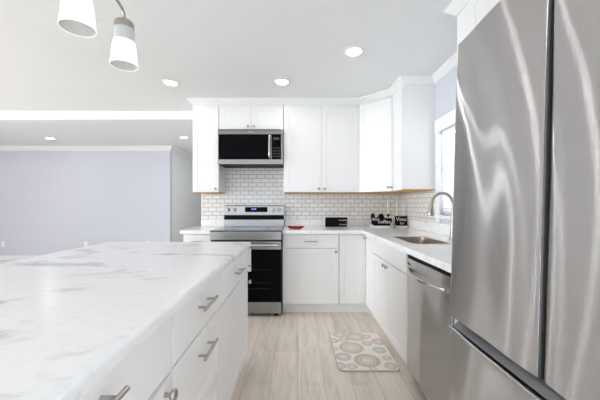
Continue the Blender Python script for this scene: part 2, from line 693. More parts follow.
# ------------------------------------------------------------------ room dimensions
CEIL = 2.43
YB = 3.85          # tiled wall behind the range
XR = 1.345         # sink wall
XWL = -1.235       # left end of the tiled wall
YF = 6.4           # far wall of the next room
XH = -2.72         # corner where the hall begins
YH = 9.2
XL = -7.5
YN = -3.5

# floor and ceiling
struct('floor', box(B(), XL - .12, XR + .12, YN - .12, YH + .12, -0.1, 0), M_FLOOR)
struct('ceiling', box(B(), XL - .12, XR + .12, YN - .12, YH + .12, CEIL, CEIL + .1), M_CEIL)

# walls
struct('wall_back', box(B(), XWL, XR + .12, YB, YB + .12, 0, CEIL), M_WALLW)
struct('wall_hall', box(B(), XWL, XWL + .12, YB + .12, YH, 0, CEIL), M_WALLW)
struct('wall_far', box(B(), XL, XH, YF, YF + .12, 0, CEIL), M_WALL)
struct('wall_corridor', box(B(), XH - .12, XH, YF + .12, YH, 0, CEIL), M_WALLW)
struct('wall_corridor_end', box(B(), XH - .12, XWL + .12, YH, YH + .12, 0, CEIL), M_WALLW)
# sink wall with its window opening, plus an unseen glazed opening added for fill light
WY0, WY1, WZ0, WZ1 = 2.13, 2.81, 1.09, 1.875
struct('wall_right', slab(B(), [YN, -2.55, -.85, WY0, WY1, YB + .12], [0, .12, WZ0, WZ1, 2.15, CEIL],
                            {(3, 2), (1, 1), (1, 2), (1, 3)}, XR + .12, XR, 'yzx'), M_WALL)
# left wall and rear wall, out of view, with wide openings added to let fill daylight in
struct('wall_left', slab(B(), [YN, -0.4, 2.4, YF], [0, 0.7, 2.2, CEIL], {(1, 1)}, XL - .12, XL, 'yzx'), M_WALL)
struct('wall_front', slab(B(), [XL, -5.7, -1.1, -1.0, 0.4, XR], [0, 0.1, 2.2, CEIL],
                          {(1, 1), (3, 1)}, YN - .12, YN, 'xzy'), M_WALL)
# ceiling beam between kitchen and next room
struct('trim_1', box(B(), XL, XWL, YB + .20, YB + .34, CEIL - .096, CEIL), M_CEIL)

CROWN = [(0, 0), (.075, 0), (.075, .012), (.062, .02), (.045, .045), (.022, .068), (.012, .075), (.012, .095), (0, .095)]
CAP = [(0, 0), (.055, 0), (.055, .01), (.046, .016), (.03, .036), (.014, .052), (.008, .056), (.008, .066), (0, .066)]


def flip(path):
    return path[::-1]


# crown on the beam (faces the camera), on the far wall and into the corridor, on the sink wall
struct('trim_2', sweep(B(), flip([(XWL - .0, YB + .20), (XL, YB + .20)])[0:2], CROWN, CEIL), M_TRIM)
struct('trim_3', sweep(B(), [(XL, YF), (XH, YF), (XH, YH)], CROWN, CEIL), M_TRIM)
struct('trim_4', sweep(B(), [(XR, 2.93), (XR, 1.875)], CAP, CEIL), M_TRIM)
struct('trim_5', sweep(B(), [(XL, YN), (XL, YF)], CROWN, CEIL), M_TRIM)
BASE = [(0, 0), (.012, 0), (.014, .01), (.014, .1), (0, .1)]
struct('baseboard_far', sweep(B(), [(XL, YF), (XH, YF), (XH, YH)], BASE, .1), M_TRIM)
struct('baseboard_left', sweep(B(), [(XL, YN), (XL, YF)], BASE, .1), M_TRIM)

# window over the sink
w1 = thing('window_1', 'white cased window with white blinds over the sink', 'window', (XR, (WY0 + WY1) / 2, WZ0), 0)
w1['kind'] = 'structure'
cy, cz = (WY0 + WY1) / 2, WZ0


def wl(bm):
    bm.transform(Matrix.Translation((-XR, -cy, -cz)))
    return bm


bm = B()
box(bm, XR - .018, XR - .001, WY0 - .08, WY0, WZ0 - .07, WZ1, .003)
box(bm, XR - .018, XR - .001, WY1, WY1 + .08, WZ0 - .07, WZ1, .003)
box(bm, XR - .024, XR - .001, WY0 - .085, WY1 + .085, WZ1, WZ1 + .12, .004)
obj('window_casing', wl(bm), M_TRIM, w1)
bm = box(B(), XR - .026, XR + .06, WY0 - .082, WY1 + .082, WZ0 - .03, WZ0 - .0, .004)
obj('window_sill', wl(bm), M_TRIM, w1)
bm = B()
for a, b in ((WY0 + .001, WY0 + .035), (WY1 - .035, WY1 - .001)):
    box(bm, XR + .06, XR + .10, a, b, WZ0 + .001, WZ1 - .001, .002)
for a, b in ((WZ0 + .001, WZ0 + .04), (WZ1 - .04, WZ1 - .001), ((WZ0 + WZ1) / 2 - .015, (WZ0 + WZ1) / 2 + .015)):
    box(bm, XR + .06, XR + .10, WY0 + .03, WY1 - .03, a, b, .002)
obj('window_frame', wl(bm), M_TRIM, w1)
obj('window_pane', wl(box(B(), XR + .078, XR + .082, WY0 + .03, WY1 - .03, WZ0 + .035, WZ1 - .035)), M_CLEAR, w1)
bm = box(B(), XR + .004, XR + .05, WY0 + .012, WY1 - .012, WZ1 - .045, WZ1 - .004, .003)
zz = WZ0 + .02
while zz < WZ1 - .05:
    t = bmesh.new()
    box(t, -.022, .022, WY0 + .015, WY1 - .015, -.0012, .0012)
    merge(bm, t, Matrix.Translation((XR + .027, 0, zz)) @ Matrix.Rotation(R(62), 4, 'Y'))
    zz += .036
obj('window_blind', wl(bm), M_BLIND, w1)

# frames and panes of the unseen windows added to light the room
for nme, args in (('added_window_2', ('x', -5.7, -1.1, .1, 2.2)), ('added_window_3', ('x', -1.0, .4, .1, 2.2)), ('added_window_4', ('y', -0.4, 2.4, .7, 2.2)),
                  ('added_window_5', ('r', -2.55, -.85, .12, 2.15))):
    ax, a0, a1, z0, z1 = args
    r = bpy.data.objects.new(nme, None)
    COL.objects.link(r)
    r['kind'] = 'structure'
    f = B()
    g = B()
    nmul = max(1, round((a1 - a0) / 1.5))
    cuts = [a0 + (a1 - a0) * k / nmul for k in range(nmul + 1)]

    def bx(bmx, p0, p1, q0, q1, d0, d1):
        if ax == 'x':
            box(bmx, p0, p1, YN - d1, YN - d0, q0, q1)
        elif ax == 'r':
            box(bmx, XR + d0, XR + d1, p0, p1, q0, q1)
        else:
            box(bmx, XL - d1, XL - d0, p0, p1, q0, q1)
    for c in cuts:
        bx(f, max(a0, c - .03), min(a1, c + .03), z0, z1, .03, .09)
    bx(f, a0, a1, z0, z0 + .05, .03, .09)
    bx(f, a0, a1, z1 - .05, z1, .03, .09)
    bx(g, a0 + .02, a1 - .02, z0 + .03, z1 - .03, .058, .062)
    obj('window_frame', f, M_TRIM, r)
    obj('window_pane', g, M_CLEAR, r)

# tiled backsplashes
bs = obj('tile_backsplash', slab(B(), [XWL + .012, -.925, -.165, XR - .006], [.9995, 1.325, 1.66], {(0, 1), (2, 1)},
                                YB - .0005, YB - .008, 'xzy'), M_TILE_B)
tag(bs, 'white subway tile backsplash with grey grout behind the range and small counter sign', 'backsplash')
bs2 = obj('tile_backsplash', box(B(), XR - .007, XR - .0005, 2.90, YB - .009, 1.016, 1.325), M_TILE_R)
tag(bs2, 'white subway tile backsplash on the side wall between corner and sink window', 'backsplash')

# ------------------------------------------------------------------ cabinets


def shaker_bm(w, h, frame=.057, th=.019, rec=.004):
    """local: x 0..w, z 0..h, front at y=0, thickness to +y"""
    bm = B()
    f = min(frame, w * .3, h * .3)
    box(bm, f - .004, w - f + .004, rec, th, f - .004, h - f + .004)
    box(bm, 0, f, 0, th, 0, h, .0018)
    box(bm, w - f, w, 0, th, 0, h, .0018)
    box(bm, f - .001, w - f + .001, 0, th, 0, f, .0018)
    box(bm, f - .001, w - f + .001, 0, th, h - f, h, .0018)
    return bm


def slabfront_bm(w, h, th=.019):
    return box(B(), 0, w, 0, th, 0, h, .002)


def knob_bm(s=1.0):
    bm = B()
    M = Matrix.Rotation(R(90), 4, 'X')
    lathe(bm, [(0, 0), (.006 * s, 0), (.005 * s, .010 * s), (.0065 * s, .014 * s), (.0135 * s, .017 * s), (.0155 * s, .022 * s),
               (.0135 * s, .027 * s), (.007 * s, .030 * s), (0, .0305 * s)], 16, M)
    return bm


def pull_bm(L=.165):
    bm = B()
    tube(bm, [(-L / 2, -.032, 0), (L / 2, -.032, 0)], .006, 12)
    for s in (-1, 1):
        tube(bm, [(s * L * .32, 0, 0), (s * L * .32, -.032, 0)], .0048, 10)
    return bm


def T(x, y, z):
    return Matrix.Translation((x, y, z))


def put(bm, M):
    bm.transform(M)
    return bm


def door(parent, x0, x1, z0, z1, kx=None, kz=None, M=Matrix.Identity(4), style='shaker', y=0.0, ks=1.0, label=None):
    b = shaker_bm(x1 - x0, z1 - z0) if style == 'shaker' else slabfront_bm(x1 - x0, z1 - z0)
    d = obj('door', put(b, M @ T(x0, y, z0)), M_CAB, parent)
    if kx is not None:
        obj('knob', put(knob_bm(ks), M @ T(kx, y, kz)), M_NICKEL, d)
    return d


def drawer(parent, x0, x1, z0, z1, pull=None, style='slab', y=0.0, M=Matrix.Identity(4)):
    b = shaker_bm(x1 - x0, z1 - z0) if style == 'shaker' else slabfront_bm(x1 - x0, z1 - z0)
    d = obj('drawer', put(b, M @ T(x0, y, z0)), M_CAB, parent)
    if pull is not None:
        obj('pull', put(pull_bm(pull), M @ T((x0 + x1) / 2, y, (z0 + z1) / 2)), M_NICKEL, d)
    return d


G = .003
UB, UT = 1.33, 2.365       # upper cabinet bottom and top
DT = 2.345                 # door top


def upper(label, x, y, rz, w, z0, doors, depth=.305, z1=UT, wood=True, name='upper_cabinet'):
    """doors: list of (x0,x1,kx,kz)"""
    r = thing(name, label, 'cabinet', (x, y, z0), rz, 'white upper cabinets')
    h = z1 - z0
    obj('body', box(B(), .0005, w - .0005, .0195, depth + .019, .012 if wood else 0, h, .001), M_CAB, r)
    if wood:
        obj('bottom_panel', box(B(), .004, w - .004, .024, depth + .018, 0.0, .0118), M_WOOD, r, 'raw plywood underside')
    for (a, b, kx, kz) in doors:
        door(r, a, b, .006, DT - z0, kx, kz)
    return r


YU = YB - .325             # face of the upper doors
KZ = .045
upper('narrow single-door white wall cabinet at the left end of the tiled wall', XWL, YU, 0, XWL * -1 - .925, UB,
      [(G, -XWL - .925 - G, -XWL - .925 - .035, KZ)])
upper('short two-door white wall cabinet directly over the microwave', -.924, YU, 0, .758, 2.07,
      [(G, .3775, .345, .035), (.3805, .758 - G, .413, .035)], wood=False)
upper('wide two-door white wall cabinet right of the microwave', -.164, YU, 0, .898, UB,
      [(G, .4475, .415, KZ), (.4505, .898 - G, .483, KZ)])
# corner cabinet, its door set diagonally
r = thing('upper_cabinet', 'white corner wall cabinet with a diagonal door above the candles', 'cabinet', (0, 0, 0), 0, 'white upper cabinets')
xa, ya = XR - .61, YB - .306
xb, yb = XR - .306, YB - .61
poly = [(xa + .001, ya), (xb, yb + .001), (XR - .001, yb + .001), (XR - .001, YB - .001), (xa + .001, YB - .001)]
obj('body', prism(B(), poly, UB + .012, UT), M_CAB, r)
obj('bottom_panel', prism(B(), [(xa + .006, ya + .004), (xb + .004, yb + .006), (XR - .003, yb + .006), (XR - .003, YB - .003), (xa + .006, YB - .003)], UB, UB + .0118), M_WOOD, r, 'raw plywood underside')
L = math.hypot(xb - xa, yb - ya)
ang = math.atan2(yb - ya, xb - xa)
Md = T(xa, ya, 0) @ Matrix.Rotation(ang, 4, 'Z') @ T(0, -.0195, 0)
door(r, .012, L - .012, UB + .006, DT, L - .05, UB + KZ, Md)
# narrow cabinet beside the window
YE = YB - .915
upper('white wall cabinet with its flat side towards the sink window', XR - .325, YB - .611, R(-90), .304, UB,
      [(.012, .304 - G, .045, KZ)])
# cabinets above the refrigerator side
upper('white wall cabinet right of the sink window, next to the ceiling', XR - .37, 1.87, R(-90), .75, UB,
      [(.165, .455, None, None), (.458, .747, None, None)], depth=.35)
upper('white wall cabinet high above the refrigerator', XR - .37, 1.115, R(-90), .82, 1.86,
      [(G, .4085, None, None), (.4115, .817, None, None)], depth=.35, wood=False)
# crown along the tops of the uppers
xe = XR - .325
struct('trim_6', sweep(B(), [(XWL, YB - .0), (XWL, YU + .018), (xa - .008, YU + .018), (xe + .018, YB - .61 - .008), (xe + .018, YE), (XR, YE)], CAP, CEIL), M_TRIM)
struct('trim_7', sweep(B(), [(XR, 1.871), (XR - .351, 1.871), (XR - .351, .29)], CAP, CEIL), M_TRIM)
bm = B()
box(bm, XWL + .001, xa, YU + .02, YB, UT + .0005, CEIL)
prism(bm, poly, UT + .0005, CEIL)
box(bm, XR - .304, XR, YE + .001, YB - .612, UT + .0005, CEIL)
struct('trim_8', bm, M_CAB)
bm = B()
box(bm, XR - .35, XR, .29, 1.869, UT + .0005, CEIL)
struct('trim_9', bm, M_CAB)

# base cabinets -----------------------------------------------------
YD = YB - .61              # face of the base doors on the range wall
XD = XR - .61              # face of the base doors on the sink wall
CT0, CT1 = .876, .914
TK = .112


def base_body(r, w, depth=.608, toe=.075, open_top=False, toemat=None):
    if open_top:
        bm = B()
        box(bm, .0005, .018, .0195, depth, TK, CT0)
        box(bm, w - .018, w - .0005, .0195, depth, TK, CT0)
        box(bm, .018, w - .018, .0195, depth, TK, TK + .018)
        box(bm, .018, w - .018, depth - .008, depth, TK + .018, CT0)
        box(bm, .018, w - .018, .0195, .037, CT0 - .06, CT0)
    else:
        bm = box(B(), .0005, w - .0005, .0195, depth, TK, CT0, .001)
    obj('body', bm, M_CAB, r)
    obj('toe_kick', box(B(), .0005, w - .0005, toe, toe + .015, 0, TK - .0005), M_TOE, r)


r = thing('base_cabinet', 'narrow white base cabinet left of the range, mostly behind the island', 'cabinet', (XWL, YD, 0), 0, 'white base cabinets')
w = -XWL - .928
base_body(r, w)
drawer(r, G, w - G, .72, .868, .10)
door(r, G, w - G, TK + .006, .715, w - .035, .68)

r = thing('base_cabinet', 'white base cabinet with one drawer and one door right of the range', 'cabinet', (-.162, YD, 0), 0, 'white base cabinets')
base_body(r, .61)
drawer(r, G, .607, .72, .868, .14)
door(r, G, .607, TK + .006, .715, .575, .68)

# corner base with two door leaves
r = thing('base_cabinet', 'white L-shaped corner base cabinet between drawer unit and sink unit', 'cabinet', (0, 0, 0), 0, 'white base cabinets')
x0 = .449
y1 = YB - .915
pl = [(x0 + .0005, YD + .0195), (XD + .0195, YD + .0195), (XD + .0195, y1 + .0005), (XR - .002, y1 + .0005), (XR - .002, YB - .002), (x0 + .0005, YB - .002)]
obj('body', prism(B(), pl, TK, CT0), M_CAB, r)
bm = B()
box(bm, x0 + .0005, XD + .09, YD + .075, YD + .09, 0, TK - .0005)
box(bm, XD + .075, XD + .09, y1 + .0005, YD + .0745, 0, TK - .0005)
obj('toe_kick', bm, M_TOE, r)
door(r, x0 + G, XD - .001, TK + .006, .868, None, None, T(0, YD, 0))
Mr = T(XD, YD - .001, 0) @ Matrix.Rotation(R(-90), 4, 'Z')
door(r, 0.002, YD - y1 - G, TK + .006, .868, .035, .83, Mr)

# sink base, its apron and pair of doors
r = thing('base_cabinet', 'white sink base cabinet with false drawer front and two doors', 'cabinet', (XD, y1, 0), R(-90), 'white base cabinets')
SW = .914
base_body(r, SW, open_top=True)
obj('apron_front', put(slabfront_bm(SW - 2 * G, .148), T(G, 0, .72)), M_CAB, r)
door(r, G, SW / 2 - .0015, TK + .006, .715, SW / 2 - .035, .68)
door(r, SW / 2 + .0015, SW - G, TK + .006, .715, SW / 2 + .035, .68)
YDW = y1 - SW              # far side of the dishwasher  ~2.02
r = thing('base_cabinet', 'slim white filler cabinet between dishwasher and refrigerator', 'cabinet', (XD, YDW - .612, 0), R(-90), 'white base cabinets')
fw = YDW - .612 - 1.15
base_body(r, fw)
door(r, G, fw - G, TK + .006, .868)

# counters -----------------------------------------------------------
SX0, SX1, SY0, SY1 = .815, 1.085, 2.10, 2.59
CX = XD - .035             # front edge on the sink side
CY = YD - .04              # front edge on the range side
r = thing('countertop', 'white flecked stone countertop running round the corner past the sink', 'countertop', (0, 0, 0))
bm = slab(B(), [-.163, CX, SX0, SX1, XR - .001], [1.15, SY0, SY1, CY, YB - .001], {(0, 0), (0, 1), (0, 2), (2, 1)}, CT0 + .0005, CT1, 'xyz',
          round_hole=.04, bev=.004, keep=lambda c: SX0 - .01 < c.x < SX1 + .01 and SY0 - .01 < c.y < SY1 + .01)
obj('slab', bm, M_QUARTZ, r)
bm = box(B(), -.163, XR - .021, YB - .02, YB - .001, CT1 + .0005, .9985, .002)
box(bm, XR - .02, XR - .001, 1.15, YB - .0085, CT1 + .0005, 1.014, .002)
obj('upstand', bm, M_QUARTZ, r)
r = thing('countertop', 'short piece of white stone countertop left of the range', 'countertop', (0, 0, 0))
obj('slab', slab(B(), [XWL - .022, -.928], [CY, YB - .001], set(), CT0 + .0005, CT1, 'xyz', bev=.004), M_QUARTZ, r)
obj('upstand', box(B(), XWL + .002, -.928, YB - .02, YB - .001, CT1 + .0005, .998, .002), M_QUARTZ, r)

# sink
r = thing('sink', 'stainless steel sink bowl set into the countertop under the gooseneck faucet', 'sink', ((SX0 + SX1) / 2, (SY0 + SY1) / 2, CT0))


def rrect(cx, cy, hx, hy, rad, n=6):
    out = []
    for (sx, sy, a0) in ((1, 1, 0), (-1, 1, 90), (-1, -1, 180), (1, -1, 270)):
        for k in range(n + 1):
            a = R(a0 + 90 * k / n)
            out.append((cx + sx * (hx - rad) + rad * math.cos(a), cy + sy * (hy - rad) + rad * math.sin(a)))
    return out


def loft(bm, loops, cap_last=True, cap_first=False):
    t = bmesh.new()
    rows = [[t.verts.new(p) for p in lp] for lp in loops]
    for a, b in zip(rows, rows[1:]):
        n = len(a)
        for k in range(n):
            t.faces.new((a[k], a[(k + 1) % n], b[(k + 1) % n], b[k]))
    if cap_last:
        t.faces.new(rows[-1])
    if cap_first:
        t.faces.new(rows[0][::-1])
    bmesh.ops.recalc_face_normals(t, faces=t.faces)
    merge(bm, t)
    return bm


hx, hy = (SX1 - SX0) / 2, (SY1 - SY0) / 2
loops = []
for (ex, rad, z) in ((.014, .05, .0385), (.013, .05, .0405), (-.001, .04, .0405), (-.005, .04, .037), (-.008, .04, -.16), (-.014, .045, -.178), (-.035, .05, -.185), (-.09, .04, -.188)):
    loops.append([(x, y, z) for x, y in rrect(0, 0, hx + ex, hy + ex, rad)])
obj('bowl', loft(B(), loops), M_SINK, r)
obj('drain', lathe(B(), [(0, -.1878), (.03, -.1878), (.042, -.186), (.042, -.1835), (.036, -.183), (.03, -.1865), (0, -.1865)], 24), M_CHROME, r)

# faucet
FX, FY = 1.205, 2.33
r = thing('faucet', 'brushed nickel gooseneck pull-down faucet behind the sink', 'faucet', (FX, FY, CT1))
bm = lathe(B(), [(0, 0.0005), (.028, 0.0005), (.028, .006), (.024, .012), (.019, .016), (.018, .10), (.014, .112), (0, .112)], 24)
obj('base', bm, M_NICKEL, r)
path = [(0, 0, .10), (0, 0, .24)]
for k in range(0, 15):
    a = R(180 - k * 12.2)
    path.append((-.08 - .08 * math.cos(a - PI) * 1.0 if False else -.08 + .08 * math.cos(R(k * 12.2)), 0, .285 + .08 * math.sin(R(k * 12.2))))
path = [(0, 0, .10), (0, 0, .2), (0, 0, .26)] + path[2:]
endp = path[-1]
path += [(endp[0] - .004, 0, endp[2] - .02)]
obj('spout', tube(B(), path, .0115, 14), M_NICKEL, r)
ex_, ez_ = path[-1][0], path[-1][2]
bm = lathe(B(), [(0, -.092), (.022, -.092), (.025, -.084), (.024, -.064), (.017, -.02), (.0135, .004), (0, .004)], 20)
bm.transform(T(ex_, 0, ez_) @ Matrix.Rotation(R(6), 4, 'Y'))
obj('spray_head', bm, M_NICKEL, r)
bm = tube(B(), [(0, -.015, .07), (0, -.045, .075), (0, -.10, .10)], [.008, .007, .005], 10)
obj('lever', bm, M_NICKEL, r)

# ------------------------------------------------------------------ island
IX1 = -.345
IX0 = -1.405
IY1 = 2.225
IY0 = .05
r = thing('countertop', 'large white marble island top with grey clouds and rounded edge', 'countertop', (0, 0, 0))
bm = slab(B(), [IX0, IX1], [IY0, IY1], set(), .882, CT1, 'xyz', bev=.010, seg=4)
obj('slab', bm, M_MARBLE, r)
IF = -.364          # face of the island doors
IT = .8815


def island_cab(label, ya, w, fronts):
    r = thing('island_cabinet', label, 'cabinet', (IF, ya, 0), R(90), 'white island cabinets')
    bm = box(B(), .0005, w - .0005, .0195, .608, TK, IT, .001)
    obj('body', bm, M_CAB, r)
    obj('toe_kick', box(B(), .0005, w - .0005, .075, .09, 0, TK - .0005), M_TOE, r)
    obj('back_panel', box(B(), .0005, w - .0005, .6085, .74, 0, IT, .001), M_CAB, r)
    fronts(r, w)
    return r


IG = .0055
Y_A, Y_B, Y_C = .11, .872, 1.408
Y_E = 2.2


def f_near(r, w):
    d = drawer(r, IG, w - IG, .715, .873)
    obj('pull', put(pull_bm(.165), T(.392, 0, .832)), M_NICKEL, d)
    door(r, IG, w - IG, TK + .006, .700, w - .05, .668, ks=1.15)


def f_bank(r, w):
    d = drawer(r, IG, w - IG, .715, .873)
    obj('pull', put(pull_bm(.165), T(w / 2 + .02, 0, .810)), M_NICKEL, d)
    drawer(r, IG, w - IG, .420, .708, None, 'shaker')
    drawer(r, IG, w - IG, TK + .006, .413, .165, 'shaker')


def f_far(r, w):
    d = drawer(r, IG, w - .014, .708, .873, .165)
    e = obj('edge_strip', put(box(B(), w - .0125, w - .0005, -.024, .019, .700, .868, .002), T(0, 0, 0)), M_CAB, r)
    obj('sticker', put(box(B(), w - .0135, w - .0127, -.021, -.007, .738, .748), T(0, 0, 0)), M_REDM, e, 'small red sticker')
    door(r, IG, w - IG, TK + .006, .698, w - .035, .632)


island_cab('white island cabinet nearest the camera with drawer over a knobbed door', Y_A, Y_B - Y_A - .0005, f_near)
rb = island_cab('white island drawer unit in the middle of the island side with bar pulls', Y_B, Y_C - Y_B - .0005, f_bank)
# pull set high on the second drawer front
for ch in rb.children:
    if ch.name.startswith('drawer') and not ch.children:
        obj('pull', put(pull_bm(.165), T((Y_C - Y_B) / 2 + .02, 0, .632)), M_NICKEL, ch)
island_cab('white island cabinet at the far end facing the range with drawer slightly open', Y_C, Y_E - Y_C, f_far)

# ------------------------------------------------------------------ range
RX0, RX1 = -.924, -.168
RF = 3.165
r = thing('range', 'stainless steel electric range with black glass oven door', 'range', ((RX0 + RX1) / 2, RF, 0))
hw = (RX1 - RX0) / 2
dp = YB - .012 - RF
obj('body', box(B(), -hw + .002, hw - .002, .03, dp, .035, .904, .002), M_DARK, r)
# cooktop: glass with steel rim and printed burner rings
ck = obj('cooktop', box(B(), -hw, hw, .0, dp - .06, .905, .917, .004), M_COOKTOP, r)
bm = B()
for (bx_, by_, br_) in ((-.19, .17, .11), (.19, .17, .085), (-.19, .42, .075), (.19, .42, .105), (0, .44, .055)):
    lathe(bm, [(br_, 0), (br_ + .003, 0), (br_ + .003, .0004), (br_, .0004), (br_, 0)], 40, T(bx_, by_, .9171))
obj('burner_ring', bm, M_DARK, ck)
obj('front_strip', box(B(), -hw, hw, -.008, .028, .815, .9045, .006), M_STEEL, r)
# backguard
bg = B()
prism(bg, [(dp - .072, .918), (dp - .001, .918), (dp - .001, 1.178), (dp - .06, 1.178), (dp - .068, 1.17)], -hw + .002, hw - .002, .002,
      Matrix(((0, 0, 1, 0), (1, 0, 0, 0), (0, 1, 0, 0), (0, 0, 0, 1))))
g = obj('backguard', bg, M_STEEL, r)


def bgy(z):
    return dp - .072 + (z - .918) / (1.17 - .918) * .004


cw = .235
tlt = T(0, 0, 0)
obj('control_panel', box(B(), -hw + .265, hw - .21, bgy(1.13) - .004, bgy(1.13) + .004, 1.095, 1.158, .002), M_BLACKGLASS, g)
obj('vent_strip', box(B(), -hw + .004, hw - .004, bgy(1.03) - .012, bgy(1.03) + .01, 1.0, 1.058, .004), M_BLACK, g)
text('clock', '12:30', .03, T(-.005, bgy(1.13) - .0045, 1.132) @ UPRIGHT, M_BLUE, g)
for kx in (-hw + .055, -hw + .135, hw - .135, hw - .06):
    bm = lathe(B(), [(0, 0), (.024, 0), (.024, .005), (.019, .008), (.017, .028), (.014, .032), (0, .032)], 20,
               T(kx, bgy(1.125), 1.125) @ Matrix.Rotation(R(90), 4, 'X'))
    box(bm, kx - .003, kx + .003, bgy(1.125) - .038, bgy(1.125) - .03, 1.108, 1.142)
    obj('control_knob', bm, M_STEEL, g)
# oven door
d = obj('oven_door', box(B(), -hw + .004, hw - .004, .0, .029, .168, .80, .005), M_BLACKGLASS, r)
obj('door_rail', box(B(), -hw + .004, hw - .004, -.006, .0, .715, .80, .003), M_STEEL, d)
bm = tube(B(), [(-hw + .03, -.052, .765), (hw - .03, -.052, .765)], .014, 14)
for s in (-1, 1):
    box(bm, s * (hw - .06) - .012, s * (hw - .06) + .012, -.052, -.005, .756, .774, .003)
obj('handle', bm, M_CHROME, d)
bm = B()
for z in (.30, .36, .50):
    box(bm, -hw + .12, hw - .12, -.0006, .0002, z, z + .004)
obj('rack_line', bm, M_GASKET, d)
obj('storage_drawer', box(B(), -hw + .004, hw - .004, -.004, .029, .04, .160, .005), M_STEEL, r)
for sx in (-1, 1):
    for yy in (.06, dp - .06):
        obj('foot', lathe(B(), [(0, 0), (.02, 0), (.02, .02), (.012, .022), (.012, .036), (0, .036)], 14, T(sx * (hw - .06), yy, 0)), M_BLACK, r)

# ------------------------------------------------------------------ microwave
MZ0, MZ1 = 1.655, 2.066
MF = YB - .375
r = thing('microwave', 'stainless over-the-range microwave with black glass door and control panel', 'microwave', ((RX0 + RX1) / 2, MF, MZ0))
hw = .379
h = MZ1 - MZ0
obj('body', box(B(), -hw + .002, hw - .002, .03, .364, .012, h, .002), M_DARK, r)
obj('underside', box(B(), -hw + .004, hw - .004, .02, .36, 0, .0115, .001), M_BLACK, r)
obj('front_frame', box(B(), -hw, hw, 0, .0295, .002, h - .001, .004), M_STEEL, r)
obj('vent_grille', box(B(), -hw + .02, hw - .02, -.002, -.0002, h - .018, h - .010, .0005), M_DARK, r)
obj('door_glass', box(B(), -hw + .012, hw - .142, -.006, -.0004, .058, h - .062, .003), M_BLACKGLASS, r)
cp = obj('control_panel', box(B(), hw - .132, hw - .024, -.006, -.0004, .058, h - .062, .003), M_BLACKGLASS, r)
bm = B()
for i in range(3):
    for j in range(4):
        box(bm, hw - .118 + i * .03, hw - .098 + i * .03, -.0072, -.0062, .085 + j * .032, .099 + j * .032)
obj('keypad', bm, M_DARK, cp)
obj('display', box(B(), hw - .115, hw - .045, -.0072, -.0062, h - .128, h - .10), M_DARK, cp)
bm = tube(B(), smooth_path([(hw - .156, -.004, .075), (hw - .156, -.04, .095), (hw - .156, -.045, .20), (hw - .156, -.04, .315), (hw - .156, -.004, .335)], 6), .0135, 12)
obj('handle', bm, M_CHROME, r)
lg = obj('badge', box(B(), -.025, .025, -.0018, -.0002, h - .04, h - .030), M_CHROME, r)

# ------------------------------------------------------------------ dishwasher
r = thing('dishwasher', 'stainless steel dishwasher with bowed bar handle beside the sink cabinet', 'dishwasher', (XD, YDW - .003, 0), R(-90))
DWW = .604
obj('tub', box(B(), .003, DWW - .003, .03, .57, .10, .85, .003), M_DARK, r)


def curved_panel(w, z0, z1, bow, th, edge=.006, nx=24, wave=None, nz=2):
    """front panel in local frame: x 0..w, front near y=0, bowed forward (-y)"""
    t = bmesh.new()
    xs = [w * k / nx for k in range(nx + 1)]
    prof = []
    for x in xs:
        s = (x / w) * 2 - 1
        prof.append((x, -bow * (1 - s * s)))
    rows = []
    for j in range(nz + 1):
        z = z0 + (z1 - z0) * j / nz
        row = []
        row.append(t.verts.new((0, th, z)))
        row.append(t.verts.new((0, edge, z)))
        for i, (x, y) in enumerate(prof):
            xx = min(max(x, edge * .0), w)
            yy = y
            if wave:
                yy += wave(x, z)
            if i == 0:
                row.append(t.verts.new((edge * .3, yy + edge * .35, z)))
                row.append(t.verts.new((edge, yy, z)))
            elif i == nx:
                row.append(t.verts.new((w - edge, yy, z)))
                row.append(t.verts.new((w - edge * .3, yy + edge * .35, z)))
            else:
                row.append(t.verts.new((xx, yy, z)))
        row.append(t.verts.new((w, edge, z)))
        row.append(t.verts.new((w, th, z)))
        rows.append(row)
    n = len(rows[0])
    for a, b in zip(rows, rows[1:]):
        for k in range(n):
            t.faces.new((a[k], a[(k + 1) % n], b[(k + 1) % n], b[k]))
    t.faces.new(rows[0][::-1])
    t.faces.new(rows[-1])
    bmesh.ops.recalc_face_normals(t, faces=t.faces)
    bm = B()
    merge(bm, t)
    return bm


dw = obj('door', curved_panel(DWW - .006, .10, .838, .004, .028, .006, 30, lambda x, z: .0028 * math.sin(2 * PI * (x + .25 * z) / .42), 20), M_FRIDGE, r)
dw.location.x = .003
dw.location.y = .0
bm = B()
pts = []
for k in range(17):
    s = k / 16 * 2 - 1
    pts.append((DWW / 2 + s * .248, -.009 - .043 * (1 - s * s), .765))
tube(bm, pts, .0125, 12)
for s in (-1, 1):
    box(bm, DWW / 2 + s * .241 - .012, DWW / 2 + s * .241 + .012, -.014, .002, .756, .778, .004)
o = obj('handle', bm, M_CHROME, dw)
o.location.x = -.003
o = obj('vent', box(B(), .02, .085, -.0045, .0, .792, .808, .002), M_DARK, dw)
obj('black_gap_strip', box(B(), .004, DWW - .004, .006, .05, .839, .872, .001), M_BLACK, r)  # black strip drawn for the dark gap below the counter
obj('kick_plate', box(B(), .004, DWW - .004, .06, .075, .002, .098, .001), M_BLACK, r)

# ------------------------------------------------------------------ refrigerator
FRX, FRY1, FRY0 = .548, 1.120, .279
FW = FRY1 - FRY0
FZ1 = 1.765
r = thing('refrigerator', 'tall stainless steel French door refrigerator with bottom freezer drawer', 'refrigerator', (FRX, (FRY0 + FRY1) / 2, .0195), R(-90))
r.rotation_euler = (R(-1.6), 0, R(-90))   # front feet screwed out so the doors fall shut
FH = FW / 2
obj('body', box(B(), -FH + .004, FH - .004, .075, .70, .03, FZ1 - .008, .004), M_DARK, r)


